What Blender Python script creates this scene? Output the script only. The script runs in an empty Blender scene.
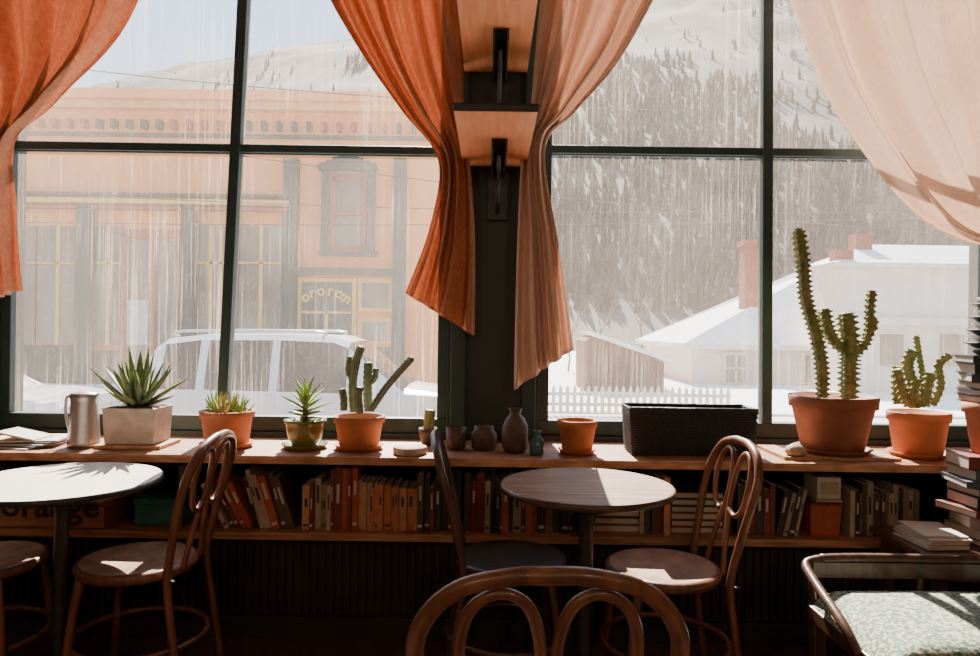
import bpy, math, random
from mathutils import Vector, Matrix, Euler, noise
random.seed(7)
S=bpy.context.scene
F=708.0; H=1.3; ROLL=math.radians(0.8)
def P(px,py,d):
    dx=px-490; dz=328-py
    return Vector(((dx*math.cos(ROLL)-dz*math.sin(ROLL))*d/F, d, H+(dx*math.sin(ROLL)+dz*math.cos(ROLL))*d/F))
# ---------------------------------------------------------------- materials
def pm(name,c1,c2=None,scale=8,rough=.6,bump=0.0,metal=0,stretch=(1,1,1),spec=.5,trans=None,coat=0,detail=4,ramp=(.35,.65)):
    m=bpy.data.materials.new(name); m.use_nodes=True
    n=m.node_tree.nodes; l=m.node_tree.links; b=n['Principled BSDF']
    if c2 is None: c2=tuple(x*.8 for x in c1)
    tc=n.new('ShaderNodeTexCoord'); mp=n.new('ShaderNodeMapping'); mp.inputs['Scale'].default_value=stretch
    nz=n.new('ShaderNodeTexNoise'); nz.inputs['Scale'].default_value=scale; nz.inputs['Detail'].default_value=detail
    rp=n.new('ShaderNodeValToRGB')
    rp.color_ramp.elements[0].position=ramp[0]; rp.color_ramp.elements[1].position=ramp[1]
    rp.color_ramp.elements[0].color=(*c1,1); rp.color_ramp.elements[1].color=(*c2,1)
    l.new(tc.outputs['Object'],mp.inputs[0]); l.new(mp.outputs[0],nz.inputs['Vector']); l.new(nz.outputs[0],rp.inputs[0])
    l.new(rp.outputs[0],b.inputs['Base Color'])
    b.inputs['Roughness'].default_value=rough; b.inputs['Metallic'].default_value=metal
    b.inputs['Specular IOR Level'].default_value=spec
    b.inputs['Coat Weight'].default_value=coat
    if bump:
        bp=n.new('ShaderNodeBump'); bp.inputs['Strength'].default_value=bump; bp.inputs['Distance'].default_value=.01
        l.new(nz.outputs[0],bp.inputs['Height']); l.new(bp.outputs[0],b.inputs['Normal'])
    if trans:
        t=n.new('ShaderNodeBsdfTranslucent'); mx=n.new('ShaderNodeMixShader'); mx.inputs[0].default_value=trans
        l.new(rp.outputs[0],t.inputs['Color']); l.new(b.outputs[0],mx.inputs[1]); l.new(t.outputs[0],mx.inputs[2])
        l.new(mx.outputs[0],n['Material Output'].inputs[0])
    return m
WOOD=lambda nm,a,b,r=.4:pm(nm,a,b,3,r,.15,stretch=(12,12,1.2),coat=.15)
M={}
M['bent']=WOOD('bentwood',(.23,.09,.045),(.12,.045,.022),.36)
M['bentdk']=WOOD('bentwood_dark',(.11,.055,.034),(.06,.03,.02),.35)
M['seat']=pm('seat_ply',(.42,.25,.16),(.24,.13,.08),14,.42,.1)
M['seatdk']=pm('seat_dark',(.03,.03,.03),(.06,.05,.045),14,.4,.1)
M['marble']=pm('marble_top',(.88,.82,.77),(.8,.73,.69),5,.35,.02)
M['tabletop']=pm('worn_walnut_top',(.36,.23,.16),(.20,.12,.08),4,.45,.05,stretch=(1,12,1),spec=.2)
M['iron']=pm('black_iron',(.02,.02,.02),(.035,.033,.03),20,.45,.1)
M['ledge']=pm('ledge_wood',(.46,.23,.12),(.26,.115,.055),5,.45,.15,stretch=(1.2,14,14))
M['ledgeedge']=pm('ledge_edge',(.62,.34,.19),(.36,.16,.08),6,.5,.1,stretch=(2,10,10))  # paler than the ledge: wear plus light on the edge put into the colour
M['dkgreen']=pm('dark_green_paint',(.018,.03,.028),(.028,.036,.033),6,.5,.05)
M['frame']=pm('window_frame_paint',(.016,.045,.047),(.028,.06,.058),10,.5,.05)
M['panel']=pm('dark_panel',(.018,.015,.013),(.03,.022,.018),6,.65,.05)
M['floor']=pm('floor_wood',(.10,.05,.03),(.055,.03,.018),3,.4,.1,stretch=(10,1,1))
M['ceil']=pm('ceiling_paint',(.45,.34,.25),(.4,.30,.22),3,.8)
M['wallp']=pm('wall_paint',(.26,.18,.13),(.22,.155,.115),3,.8)
M['terra']=pm('terracotta',(.58,.22,.115),(.46,.155,.075),9,.75,.06)
M['terradk']=pm('terracotta_dark',(.38,.135,.075),(.26,.09,.05),9,.7,.08)
M['soil']=pm('soil',(.05,.032,.02),(.1,.07,.05),60,.95,.6)
M['cement']=pm('cement',(.52,.42,.33),(.40,.32,.25),20,.85,.1)
M['leaf']=pm('agave_leaf',(.14,.20,.08),(.24,.29,.12),12,.45,trans=.2)
M['leafl']=pm('light_leaf',(.42,.5,.15),(.27,.4,.1),14,.5,trans=.3)
M['leafy']=pm('yellow_leaf',(.5,.4,.17),(.32,.32,.12),14,.5,trans=.25)
M['cact']=pm('cactus_green',(.17,.22,.06),(.34,.33,.12),30,.6,.3)
M['cactg']=pm('cactus_grey',(.16,.2,.11),(.25,.28,.17),25,.6,.2)
M['spine']=pm('spines',(.6,.5,.3),None,9,.6)
M['glaze']=pm('green_glaze',(.12,.16,.05),(.2,.18,.05),12,.2,.05,coat=.5)
M['metal']=pm('brushed_metal',(.5,.48,.46),(.4,.38,.36),10,.35,metal=.9)
M['brownc']=pm('brown_ceramic',(.13,.07,.05),(.07,.04,.03),30,.5,.3)
M['black']=pm('black_wicker',(.018,.018,.02),(.04,.038,.038),90,.55,.6)
M['blue']=pm('blue_glass',(.06,.17,.2),(.04,.12,.15),9,.15,coat=.5)
M['stone']=pm('stone',(.5,.4,.32),(.35,.27,.2),14,.8,.2)
M['paper']=pm('paper',(.62,.54,.46),(.48,.41,.34),6,.8)
M['crate']=pm('crate_wood',(.42,.22,.12),(.26,.13,.07),4,.7,.15,stretch=(1,1,12))
M['inkdk']=pm('faded_ink',(.03,.02,.015),(.06,.04,.03),20,.8)
M['teal']=pm('teal_box',(.04,.22,.20),(.03,.15,.14),6,.6)
M['white']=pm('white_plastic',(.6,.56,.5),None,5,.4)
M['shelfw']=pm('shelf_pine',(.85,.36,.17),(.75,.28,.12),4,.55,.08,stretch=(12,1,12))
def fabric(name,c1,c2,tr):
    return pm(name,c1,c2,40,.9,.25,stretch=(3,1,1),spec=.1,trans=tr)
M['orange']=fabric('orange_linen',(.66,.34,.22),(.56,.265,.16),.44)
M['cream']=fabric('cream_linen',(.82,.62,.51),(.75,.55,.44),.34)
M['creamlt']=fabric('pale_linen',(.88,.74,.64),(.83,.68,.57),.46)
M['uphol']=pm('green_brocade',(.10,.17,.12),(.45,.46,.36),85,.8,.3,detail=2,ramp=(.45,.6))
# dirty glass
def glassmat():
    m=bpy.data.materials.new('dusty_window_glass'); m.use_nodes=True
    n=m.node_tree.nodes; l=m.node_tree.links; n.clear()
    out=n.new('ShaderNodeOutputMaterial'); tr=n.new('ShaderNodeBsdfTransparent'); tl=n.new('ShaderNodeBsdfTranslucent')
    tl.inputs['Color'].default_value=(.98,.81,.68,1)
    tc=n.new('ShaderNodeTexCoord')
    def noise_(sc,scale,lo,hi,det=3):
        mp=n.new('ShaderNodeMapping'); mp.inputs['Scale'].default_value=sc
        z=n.new('ShaderNodeTexNoise'); z.inputs['Scale'].default_value=scale; z.inputs['Detail'].default_value=det
        r=n.new('ShaderNodeMapRange'); r.inputs['From Min'].default_value=lo; r.inputs['From Max'].default_value=hi
        l.new(tc.outputs['Object'],mp.inputs[0]); l.new(mp.outputs[0],z.inputs['Vector']); l.new(z.outputs[0],r.inputs['Value'])
        return r.outputs[0]
    def ma(op,x,y):
        q=n.new('ShaderNodeMath'); q.operation=op
        for i,v in enumerate((x,y)):
            if isinstance(v,(int,float)): q.inputs[i].default_value=v
            else: l.new(v,q.inputs[i])
        return q.outputs[0]
    a=noise_((120,1,2.2),1,.54,.78); a2=noise_((45,1,.9),1,.52,.8); b=noise_((1.6,1,1.3),1,.35,.65); c=noise_((130,1,110),1,.63,.74,3); e=noise_((2.4,1,2.0),1,.40,.62)
    # settled film heavier towards the top panes
    sp=n.new('ShaderNodeSeparateXYZ'); l.new(tc.outputs['Object'],sp.inputs[0])
    mr=n.new('ShaderNodeMapRange'); mr.inputs['From Min'].default_value=1.7; mr.inputs['From Max'].default_value=2.9; mr.inputs['To Min'].default_value=0; mr.inputs['To Max'].default_value=.035
    l.new(sp.outputs[2],mr.inputs['Value'])
    st=ma('MULTIPLY',ma('ADD',ma('MULTIPLY',a,.20),ma('MULTIPLY',a2,.05)),ma('ADD',.10,e))
    fac=ma('ADD',ma('ADD',ma('ADD',.038,mr.outputs[0]),st),ma('ADD',ma('MULTIPLY',b,.035),ma('MULTIPLY',c,.12)))
    mx=n.new('ShaderNodeMixShader'); l.new(fac,mx.inputs[0]); l.new(tr.outputs[0],mx.inputs[1]); l.new(tl.outputs[0],mx.inputs[2])
    l.new(mx.outputs[0],out.inputs[0]); return m
M['glass']=glassmat()
# exterior
M['peach']=pm('peach_stucco',(.88,.31,.09),(.82,.27,.075),2,.9)
M['bgreen']=pm('building_trim_green',(.022,.06,.052),(.016,.042,.038),4,.8)
M['bred']=pm('building_trim_red',(.4,.07,.03),None,4,.8)
M['bglass']=pm('building_glass',(.07,.055,.045),(.22,.18,.14),.6,.2)
M['byel']=pm('building_yellow',(.82,.44,.12),None,4,.8)
M['snow']=pm('snow',(.78,.76,.74),(.64,.63,.62),2,.9,.2)
M['road']=pm('slushy_road',(.34,.29,.25),(.60,.55,.5),.8,.7)
M['whitew']=pm('white_siding',(.70,.60,.50),(.62,.53,.45),3,.8)
M['brick']=pm('brick',(.26,.05,.025),(.18,.035,.02),8,.9)
M['shedw']=pm('shed_wood',(.16,.065,.035),(.09,.038,.022),5,.9,.2,stretch=(8,8,1))
M['carw']=pm('silver_car_paint',(.56,.54,.52),(.52,.5,.48),1,.3,coat=.6)
M['cargl']=pm('car_glass',(.02,.02,.02),(.035,.035,.035),1,.2,spec=.25)
M['rubber']=pm('tyre_rubber',(.02,.02,.02),None,5,.8)
M['hub']=pm('alloy_wheel',(.5,.5,.5),None,5,.3,metal=.7)
M['light']=pm('headlamp',(.8,.8,.75),None,5,.1)
M['hill']=pm('hillside',(.07,.052,.04),(.19,.16,.13),.06,.95,detail=14,stretch=(1,.25,.25),ramp=(.40,.68))
M['conifer']=pm('conifer_needles',(.042,.036,.027),(.07,.06,.045),.1,.95)  # needle colour lightened to stand in for distance haze
M['bark']=pm('bark',(.12,.09,.07),None,9,.9)
BC=[(.44,.10,.05),(.55,.2,.09),(.20,.04,.03),(.05,.045,.04),(.46,.36,.26),(.07,.085,.11),(.28,.18,.11),(.03,.045,.05),(.58,.29,.15),(.36,.29,.23),(.11,.07,.05),(.06,.11,.09)]
for i,c in enumerate(BC): M['b%d'%i]=pm('book_cover_%d'%i,c,tuple(x*.8 for x in c),30,.55)
# ---------------------------------------------------------------- mesh builder
def cat(pts,n=6,closed=False):
    pts=[Vector(p) for p in pts]; out=[]; N=len(pts)
    rng=N if closed else N-1
    for i in range(rng):
        if closed: a,b,c,d=pts[(i-1)%N],pts[i],pts[(i+1)%N],pts[(i+2)%N]
        else: a,b,c,d=pts[max(i-1,0)],pts[i],pts[i+1],pts[min(i+2,N-1)]
        for k in range(n):
            t=k/n
            out.append(.5*((2*b)+(c-a)*t+(2*a-5*b+4*c-d)*t*t+(3*b-a-3*c+d)*t**3))
    if not closed: out.append(pts[-1])
    return out
class MB:
    def __init__(s): s.v=[];s.f=[];s.m=[];s.sm=[];s.mats=[]
    def mi(s,k):
        if k not in s.mats: s.mats.append(k)
        return s.mats.index(k)
    def add(s,vs,fs,k,smooth=False):
        o=len(s.v); s.v+= [tuple(v) for v in vs]; i=s.mi(k)
        for f in fs: s.f.append(tuple(a+o for a in f)); s.m.append(i); s.sm.append(smooth)
    def box(s,c,d,k,rot=None,taper=1.0):
        c=Vector(c); vs=[]
        for z in (-1,1):
            t=taper if z<0 else 1
            for x,y in ((-1,-1),(1,-1),(1,1),(-1,1)):
                v=Vector((x*d[0]/2*t,y*d[1]/2*t,z*d[2]/2))
                if rot: v=rot@v
                vs.append(c+v)
        s.add(vs,[(3,2,1,0),(4,5,6,7),(0,1,5,4),(1,2,6,5),(2,3,7,6),(3,0,4,7)],k)
    def bx(s,a,b,k): # min,max
        s.box([(a[i]+b[i])/2 for i in range(3)],[abs(b[i]-a[i]) for i in range(3)],k)
    def lathe(s,prof,c,k,seg=32,smooth=True,mtx=None,rf=None):
        c=Vector(c); vs=[];fs=[]
        for (r,z) in prof:
            for j in range(seg):
                a=2*math.pi*j/seg; rr=max(r,1e-4)*(rf(a,z) if rf else 1)
                v=Vector((rr*math.cos(a),rr*math.sin(a),z))
                if mtx: v=mtx@v
                vs.append(c+v)
        for i in range(len(prof)-1):
            for j in range(seg):
                a=i*seg+j;b=i*seg+(j+1)%seg
                fs.append((a,b,b+seg,a+seg))
        s.add(vs,fs,k,smooth)
    def tube(s,pts,r,k,seg=10,closed=False,smooth=True,rf=None,cap=True):
        pts=[Vector(p) for p in pts]; N=len(pts); vs=[];fs=[]
        prev=None
        for i,p in enumerate(pts):
            if closed: t=(pts[(i+1)%N]-pts[i-1])
            else: t=pts[min(i+1,N-1)]-pts[max(i-1,0)]
            t=t.normalized() if t.length>1e-9 else Vector((0,0,1))
            if prev is None:
                u=t.orthogonal().normalized()
            else:
                u=(prev-t*prev.dot(t)); u=u.normalized() if u.length>1e-6 else t.orthogonal().normalized()
            prev=u; w=t.cross(u)
            rad=r(i/(N-1)) if callable(r) else r
            for j in range(seg):
                a=2*math.pi*j/seg; q=rad*(rf(i/(N-1),a) if rf else 1)
                vs.append(p+u*(q*math.cos(a))+w*(q*math.sin(a)))
        M_=N if closed else N-1
        for i in range(M_):
            for j in range(seg):
                a=i*seg+j;b=i*seg+(j+1)%seg;c=((i+1)%N)*seg+(j+1)%seg;d=((i+1)%N)*seg+j
                fs.append((a,b,c,d))
        if not closed and cap:
            fs.append(tuple(range(seg))[::-1]); fs.append(tuple((N-1)*seg+j for j in range(seg)))
        s.add(vs,fs,k,smooth)
    def done(s,name,loc=(0,0,0),rotz=0,bevel=0,origin=None,scale=1,subsurf=0):
        o=Vector(origin) if origin else Vector((0,0,0))
        me=bpy.data.meshes.new(name); me.from_pydata([tuple(Vector(v)-o) for v in s.v],[],s.f)
        for k in s.mats: me.materials.append(M[k])
        for i,p in enumerate(me.polygons): p.material_index=s.m[i]; p.use_smooth=s.sm[i]
        me.update()
        ob=bpy.data.objects.new(name,me); S.collection.objects.link(ob)
        ob.location=Vector(loc)+o; ob.rotation_euler[2]=rotz; ob.scale=scale if isinstance(scale,tuple) else (scale,)*3
        if bevel:
            b=ob.modifiers.new('bevel','BEVEL'); b.width=bevel; b.segments=2; b.limit_method='ANGLE'; b.angle_limit=math.radians(50)
        return ob
def group(name,kids,loc=(0,0,0)):
    e=bpy.data.objects.new(name,None); S.collection.objects.link(e); e.location=loc; e.empty_display_size=.1
    for k in kids: k.parent=e; k.matrix_parent_inverse=Matrix.Translation(Vector(loc)).inverted()
    return e
WY=3.30   # inner face of window wall
LZ=.775   # ledge top
XL,XR,YB,CZ=-2.75,2.95,-3.6,3.35
# ---------------------------------------------------------------- room
b=MB(); b.bx((XL,YB,-.05),(XR,WY,0),'floor'); b.done('floor')
b=MB(); b.bx((XL,YB,CZ),(XR,WY+.2,CZ+.08),'ceil'); b.done('ceiling')
b=MB(); b.bx((XL-.12,YB,-.6),(XL,WY+.2,CZ),'wallp'); b.done('wall_left')
b=MB(); b.bx((XR,YB,-.6),(XR+.12,WY+.2,CZ),'wallp'); b.done('wall_right')
b=MB(); b.bx((XL-.12,YB-.12,-.05),(XR+.12,YB,CZ),'wallp'); b.done('wall_back')
SZ=.80
W1=(-2.30,-.20); W2=(.235,2.36); WT=3.2
b=MB()
b.bx((XL,WY,-.6),(XR,WY+.2,SZ),'dkgreen')
b.bx((XL,WY,WT),(XR,WY+.2,CZ),'dkgreen')
for a,c in ((XL,W1[0]),(W1[1],W2[0]),(W2[1],XR)): b.bx((a,WY,SZ),(c,WY+.2,WT),'dkgreen')
b.bx((W1[1]+.02,WY-.025,SZ),(-.11,WY,WT),'frame'); b.bx((.15,WY-.025,SZ),(W2[0]-.02,WY,WT),'frame')
b.done('wall_front',bevel=.004)
def window(name,W,mtop,mbot,cz):
    f=MB(); g=MB(); y0,y1=WY+.03,WY+.09
    t=.045
    f.bx((W[0],y0,SZ),(W[1],y1,SZ+.07),'frame'); f.bx((W[0],y0,WT-.06),(W[1],y1,WT),'frame')
    f.bx((W[0],y0,SZ+.07),(W[0]+t,y1,WT-.06),'frame'); f.bx((W[1]-t,y0,SZ+.07),(W[1],y1,WT-.06),'frame')
    hz=.019
    f.bx((W[0]+t,y0+.004,cz-hz),(W[1]-t,y1-.004,cz+hz),'frame')
    hw=.024
    za,zb=SZ+.07,WT-.06
    def xm(z): return mbot+(mtop-mbot)*(z-za)/(zb-za)
    vs=[(xm(za)-hw,y0-.004,za),(xm(za)+hw,y0-.004,za),(xm(za)+hw,y1,za),(xm(za)-hw,y1,za),(xm(zb)-hw,y0-.004,zb),(xm(zb)+hw,y0-.004,zb),(xm(zb)+hw,y1,zb),(xm(zb)-hw,y1,zb)]
    f.add(vs,[(3,2,1,0),(4,5,6,7),(0,1,5,4),(1,2,6,5),(2,3,7,6),(3,0,4,7)],'frame')
    for s_ in (-1,1): f.bx((W[0]+t,y0+.02,cz+s_*hz-.006),(W[1]-t,y0+.035,cz+s_*hz+.006),'frame')
    yg=WY+.065
    g.add([(W[0]+.02,yg,SZ+.03),(W[1]-.02,yg,SZ+.03),(W[1]-.02,yg,WT-.03),(W[0]+.02,yg,WT-.03)],[(0,1,2,3)],'glass')
    group(name,[f.done('frame',bevel=.004),g.done('glass_panes')])
window('window_1',W1,P(243,-40,WY).x,P(219,400,WY).x,P(230,146,WY).z)
window('window_2',W2,P(771,-40,WY).x,P(770,400,WY).x,P(700,149,WY).z)
# ---------------------------------------------------------------- ledge with bookshelf
b=MB()
b.bx((XL,2.86,LZ-.03),(XR,WY,LZ),'ledge'); b.bx((XL,2.845,LZ-.034),(XR,2.86,LZ-.001),'ledgeedge')
SH=.455
b.bx((XL,2.88,SH-.03),(XR,WY-.01,SH),'ledge')
b.bx((XL,WY-.02,0),(XR,WY-.001,LZ-.03),'panel')
for x in (-2.0,-.12,.02,1.0,2.1): b.bx((x-.012,2.92,SH),(x+.012,WY-.02,LZ-.03),'panel')
b.bx((XL,2.96,0),(XR,2.99,SH-.03),'panel')
x=XL+.02
while x<XR-.03:
    b.bx((x,2.945,.1),(x+.018,2.962,SH-.06),'panel'); x+=.034
b.bx((XL,2.935,.0),(XR,2.96,.09),'panel')
b.done('built_in_bookshelf',bevel=.002)
# books
b=MB()
def book(x,y,z,t,h,d,lean=0,col=None):
    c=col if col is not None else random.choice([0,1,2,3,4,5,6,7,7,3,8,9,10,10,11])
    R=Matrix.Rotation(lean,3,'Y')
    piv=Vector((x,0,z))
    def q(cx,cy,cz,dx,dy,dz,k):
        cc=R@Vector((cx,0,cz)); b.box((piv.x+cc.x,y+cy,piv.z+cc.z),(dx,dy,dz),k,R)
    q(t/2,d/2,h/2,t,d,h,'b%d'%c)
    q(t/2,d/2+.004,h/2,t*.75,d-.004,h+.002,'paper')
    k='paper' if c in (0,2,3,5,7,10,11) else 'b3'
    if random.random()<.7: q(t/2,-.0005,h*random.uniform(.55,.72),t*.35,.002,h*random.uniform(.15,.35),k)
    if random.random()<.4: q(t/2,-.0005,h*.1,t*.7,.002,h*.05,k)
def row(px0,px1,hmin,hmax,pal=None,lean=0,d=2.93,tmin=.013,tmax=.034):
    x=P(px0,520,d).x; xe=P(px1,520,d).x
    while x<xe:
        t=random.uniform(tmin,tmax)
        h=random.uniform(hmin,hmax)
        L=lean*random.uniform(.9,1.1) if lean else 0
        book(x,d+random.uniform(-.015,.02),SH+.001+(abs(math.sin(L))*t if L>0 else 0),t,h,.15,L,random.choice(pal) if pal else None)
        x+=t/math.cos(L)+.0015
row(226,250,.2,.25,[3,10,7,2,4,0],-.5)
row(255,294,.2,.25,[6,3,10,2,0,4,5,7],-.3)
row(302,330,.17,.21,[4,2,8,6])
row(330,352,.24,.26,[0,2,2])
row(354,368,.19,.2,[8,4])
row(369,415,.17,.2,[1,1,8,1])
row(417,450,.18,.25,[3,10,7,2,9])
row(464,500,.19,.25,[3,10,4,2,5])
row(502,570,.19,.25)
for i in range(5):   # flat pile
    xx=P(598,520,2.93).x; b.box((xx+.1+random.uniform(-.01,.01),3.03,SH+.016+i*.032),(.24,.16,.029),'b%d'%random.choice([4,3,9,5,10])); b.box((xx+.1,3.028,SH+.016+i*.032),(.23,.16,.02),'paper')
row(640,668,.18,.25)
for i in range(6):
    xx=P(672,520,2.93).x; b.box((xx+.11+random.uniform(-.01,.01),3.03,SH+.014+i*.029),(.22,.16,.026),'b%d'%random.choice([0,3,9,5,10,7])); b.box((xx+.11,3.028,SH+.014+i*.029),(.21,.16,.018),'paper')
row(736,772,.18,.24,[3,10,7,2,9,5]); row(776,796,.17,.22,[4,3,9],.2)
row(850,917,.17,.23,[3,4,6,10,9,10,7])
b.done('books')
b=MB(); c=P(824,518,2.95); b.box((c.x,3.0,SH+.065),(.13,.14,.128),'b0',taper=.9); b.box((c.x,3.0,SH+.134),(.135,.145,.012),'b2'); b.done('cardboard_box',bevel=.003)
b=MB(); xc=P(822,475,3).x; b.box((xc,3.0,SH+.2),(.10,.13,.09),'paper'); b.box((xc,2.998,SH+.2),(.08,.13,.05),'b4'); b.box((xc,3.0,SH+.148),(.11,.14,.012),'b4'); b.done('card_box',bevel=.003)
b=MB(); x0,x1=P(-25,520,2.9).x,P(104,520,2.9).x
for z in (SH+.05,SH+.14): b.bx((x0,2.9,z-.041),(x1,2.912,z+.041),'crate'); b.bx((x0,3.2,z-.041),(x1,3.212,z+.041),'crate')
for x in (x0,x1-.014): b.bx((x,2.912,SH+.004),(x+.014,3.2,SH+.18),'crate')
b.bx((x0,2.9,SH+.003),(x1,3.212,SH+.01),'crate')
cr=b.done('body',bevel=.002)
def text(body,size,loc,mat,ext=.001,rot=(math.pi/2,0,0)):
    cu=bpy.data.curves.new('lettering','FONT'); cu.body=body; cu.size=size; cu.extrude=ext; cu.align_x='CENTER'; cu.offset=.002*size/.1
    cu.materials.append(M[mat]); o=bpy.data.objects.new('lettering',cu); S.collection.objects.link(o); o.location=loc; o.rotation_euler=rot; return o
group('wooden_crate',[cr,text('orange',.145,(P(50,520,2.9).x,2.8985,SH+.048),'inkdk')])
b=MB(); xa=P(134,520,2.95).x; b.bx((xa,2.95,SH+.002),(xa+.2,3.15,SH+.09),'teal'); b.bx((xa-.005,2.945,SH+.09),(xa+.205,3.155,SH+.115),'teal'); b.done('teal_storage_box',bevel=.004)
b=MB(); c=P(187,474,3.27); b.box((c.x,3.276,c.z-.02),(.075,.008,.115),'white')
for dz in (-.025,.025):
    b.box((c.x-.008,3.2715,c.z-.02+dz),(.004,.002,.014),'iron'); b.box((c.x+.008,3.2715,c.z-.02+dz),(.004,.002,.014),'iron')
b.done('wall_outlet',bevel=.002)
# ---------------------------------------------------------------- wall shelves
def wshelf(zt,name='wall_shelf'):
    b=MB(); x0,x1=-.135,.155; y0,y1=2.44,WY
    b.bx((x0,y0+.006,zt-.022),(x1,y1-.03,zt),'shelfw'); b.bx((x0-.002,y0,zt-.022),(x1+.002,y0+.006,zt+.004),'iron')
    b.bx((x0-.004,y0,zt),(x1+.004,y1-.03,zt+.006),'iron')
    for xx in (.0,.055): b.bx((xx-.004,y0+.35,zt-.075),(xx+.004,y1-.035,zt-.023),'iron')
    b.bx((-.004,y0+.35,zt-.029),(.059,y1-.035,zt-.023),'iron')
    b.bx((-.018,y1-.034,zt-.27),(.073,y1-.026,zt-.023),'iron')
    b.tube([(.027,y1-.034,zt-.24),(.027,y1-.2,zt-.13),(.027,y1-.38,zt-.05)],.009,'iron',8)
    for dz in (.06,.14,.22): b.lathe([(.0,0),(.007,.001),(.007,.004),(0,.006)],(.027,y1-.034,zt-dz),'metal',10,mtx=Matrix.Rotation(math.pi/2,3,'X'))
    return b.done(name,bevel=.001)
wshelf(P(500,162,3.28).z+.0); wshelf(P(500,68,3.28).z+.0)
# ---------------------------------------------------------------- curtains
def curtain(name,L,R,mat,folds,amp,y=3.15,seed=0,nv=80,nu=150):
    rs=random.Random(seed)
    def crv(pts): return cat([(p[0],p[1],0) for p in pts],12)
    A,B=crv(L),crv(R)
    def samp(c,t):
        f=t*(len(c)-1); i=min(int(f),len(c)-2); return c[i].lerp(c[i+1],f-i)
    ph=[rs.uniform(0,6.28) for _ in range(8)]
    vs=[];fs=[]
    W0=(samp(B,0)-samp(A,0)).length
    for i in range(nv+1):
        t=i/nv; a=samp(A,t); c=samp(B,t); w=(c-a).length/W0
        for j in range(nu+1):
            u=j/nu
            p=a.lerp(c,u)
            uu=u+.06*math.sin(4*u+ph[0]+t*1.2)+.03*math.sin(9*u+ph[4]-2.2*t)
            am=amp*(.4+.6*min(1,w*1.3))
            k=math.sin(2*math.pi*folds*uu+ph[1]); k=math.copysign(abs(k)**.75,k)
            k2=math.sin(2*math.pi*folds*2.3*uu+ph[2]+t*2.5)
            env=.55+.45*math.sin(7*u+ph[6]+2*t)
            dy=am*(k*.9+.35*k2*env+.45*math.sin(2*math.pi*folds*.41*uu+ph[3]-t*2))
            dy+=.010*math.sin(7*t*math.pi+u*11+ph[5])*math.sin(3*u+2*t+ph[7])
            q=P(p.x,p.y,y)
            q.y+=max(-.14,min(.11,dy)); vs.append(q)
    for i in range(nv):
        for j in range(nu):
            a=i*(nu+1)+j; fs.append((a,a+1,a+nu+2,a+nu+1))
    b=MB(); b.add(vs,fs,mat,True); o=b.done(name)
    md=o.modifiers.new('thick','SOLIDIFY'); md.thickness=.0015
    return o
curtain('curtain',[(-190,-70),(-150,30),(-90,110),(-45,150),(-50,200),(-60,260),(-60,310)],[(150,-70),(130,-8),(98,48),(50,100),(14,137),(12,210),(22,290)],'orange',6.6,.06,seed=11)
curtain('curtain',[(305,-70),(328,-5),(362,55),(402,112),(438,160),(430,225),(405,293)],[(463,-70),(463,-5),(463,60),(464,110),(470,160),(475,240),(474,336)],'orange',4.6,.06,seed=2)
curtain('curtain',[(545,-70),(540,-5),(535,50),(530,110),(522,150),(517,250),(514,390)],[(690,-70),(656,-5),(618,62),(575,112),(545,150),(560,250),(575,348)],'cream',4.6,.06,seed=3)
curtain('curtain',[(775,-70),(800,0),(832,80),(872,150),(918,210),(965,240),(1018,250)],[(1085,-70),(1085,0),(1080,60),(1075,110),(1065,160),(1050,205),(1040,235)],'creamlt',5.5,.07,y=3.13,seed=4)
# ---------------------------------------------------------------- chairs
def chair(loc,rot,seat='seat',wood='bent',scale=1,name='bentwood_chair'):
    b=MB()
    b.lathe([(0,.43),(.17,.428),(.196,.432),(.203,.442),(.203,.458),(.196,.466),(.185,.467)],(0,0,0),wood,40)
    b.lathe([(.186,.467),(.178,.464),(.12,.459),(0,.457)],(0,0,0),seat,40)
    half=[(-.18,-.235,0),(-.172,-.2,.25),(-.166,-.178,.44),(-.18,-.2,.58),(-.2,-.232,.72),(-.192,-.258,.81),(-.14,-.276,.876),(-.06,-.286,.902)]
    pts=half+[(0,-.288,.905)]+[(-x,y,z) for x,y,z in half[::-1]]
    b.tube(cat(pts,6),lambda t:.0135+.0015*abs(math.sin(math.pi*t)),wood,12)
    for s in (-1,1):
        lp=[(-.075,-.19,.45),(-.045,-.212,.58),(-.016,-.238,.69),(-.013,-.256,.775),(-.032,-.272,.848),(-.074,-.276,.872),(-.118,-.268,.842),(-.134,-.252,.77),(-.118,-.239,.69),(-.07,-.232,.655),(-.026,-.233,.67)]
        b.tube(cat([(x*s,y,z) for x,y,z in lp],7),.010,wood,10)
        b.tube(cat([(s*.14,.125,.435),(s*.152,.145,.3),(s*.165,.165,.1),(s*.178,.185,0)],5),lambda t:.0165-.004*t,wood,10)
    ring=[(.222*math.cos(a),-.012+.222*math.sin(a),.2) for a in [i*math.pi/20 for i in range(40)]]
    b.tube(ring,.010,wood,8,closed=True)
    b.lathe([(0,0),(.012,.0),(.012,.006),(0,.006)],(-.17,-.2,.44),'iron',8)
    return b.done(name,loc=loc,rotz=rot,scale=scale)
r90=math.pi/2
chair((-1.24,2.52,0),r90-.0,'seat')
chair((-1.78,2.5,0),-r90+.1,'seat')
chair((.09,2.60,0),-r90+.05,'seatdk','bentdk')
chair((.625,2.52,0),r90+.08,'seat')
chair((.099,1.42,0),.02,'seat','bent',(1.10,1,1))
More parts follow.
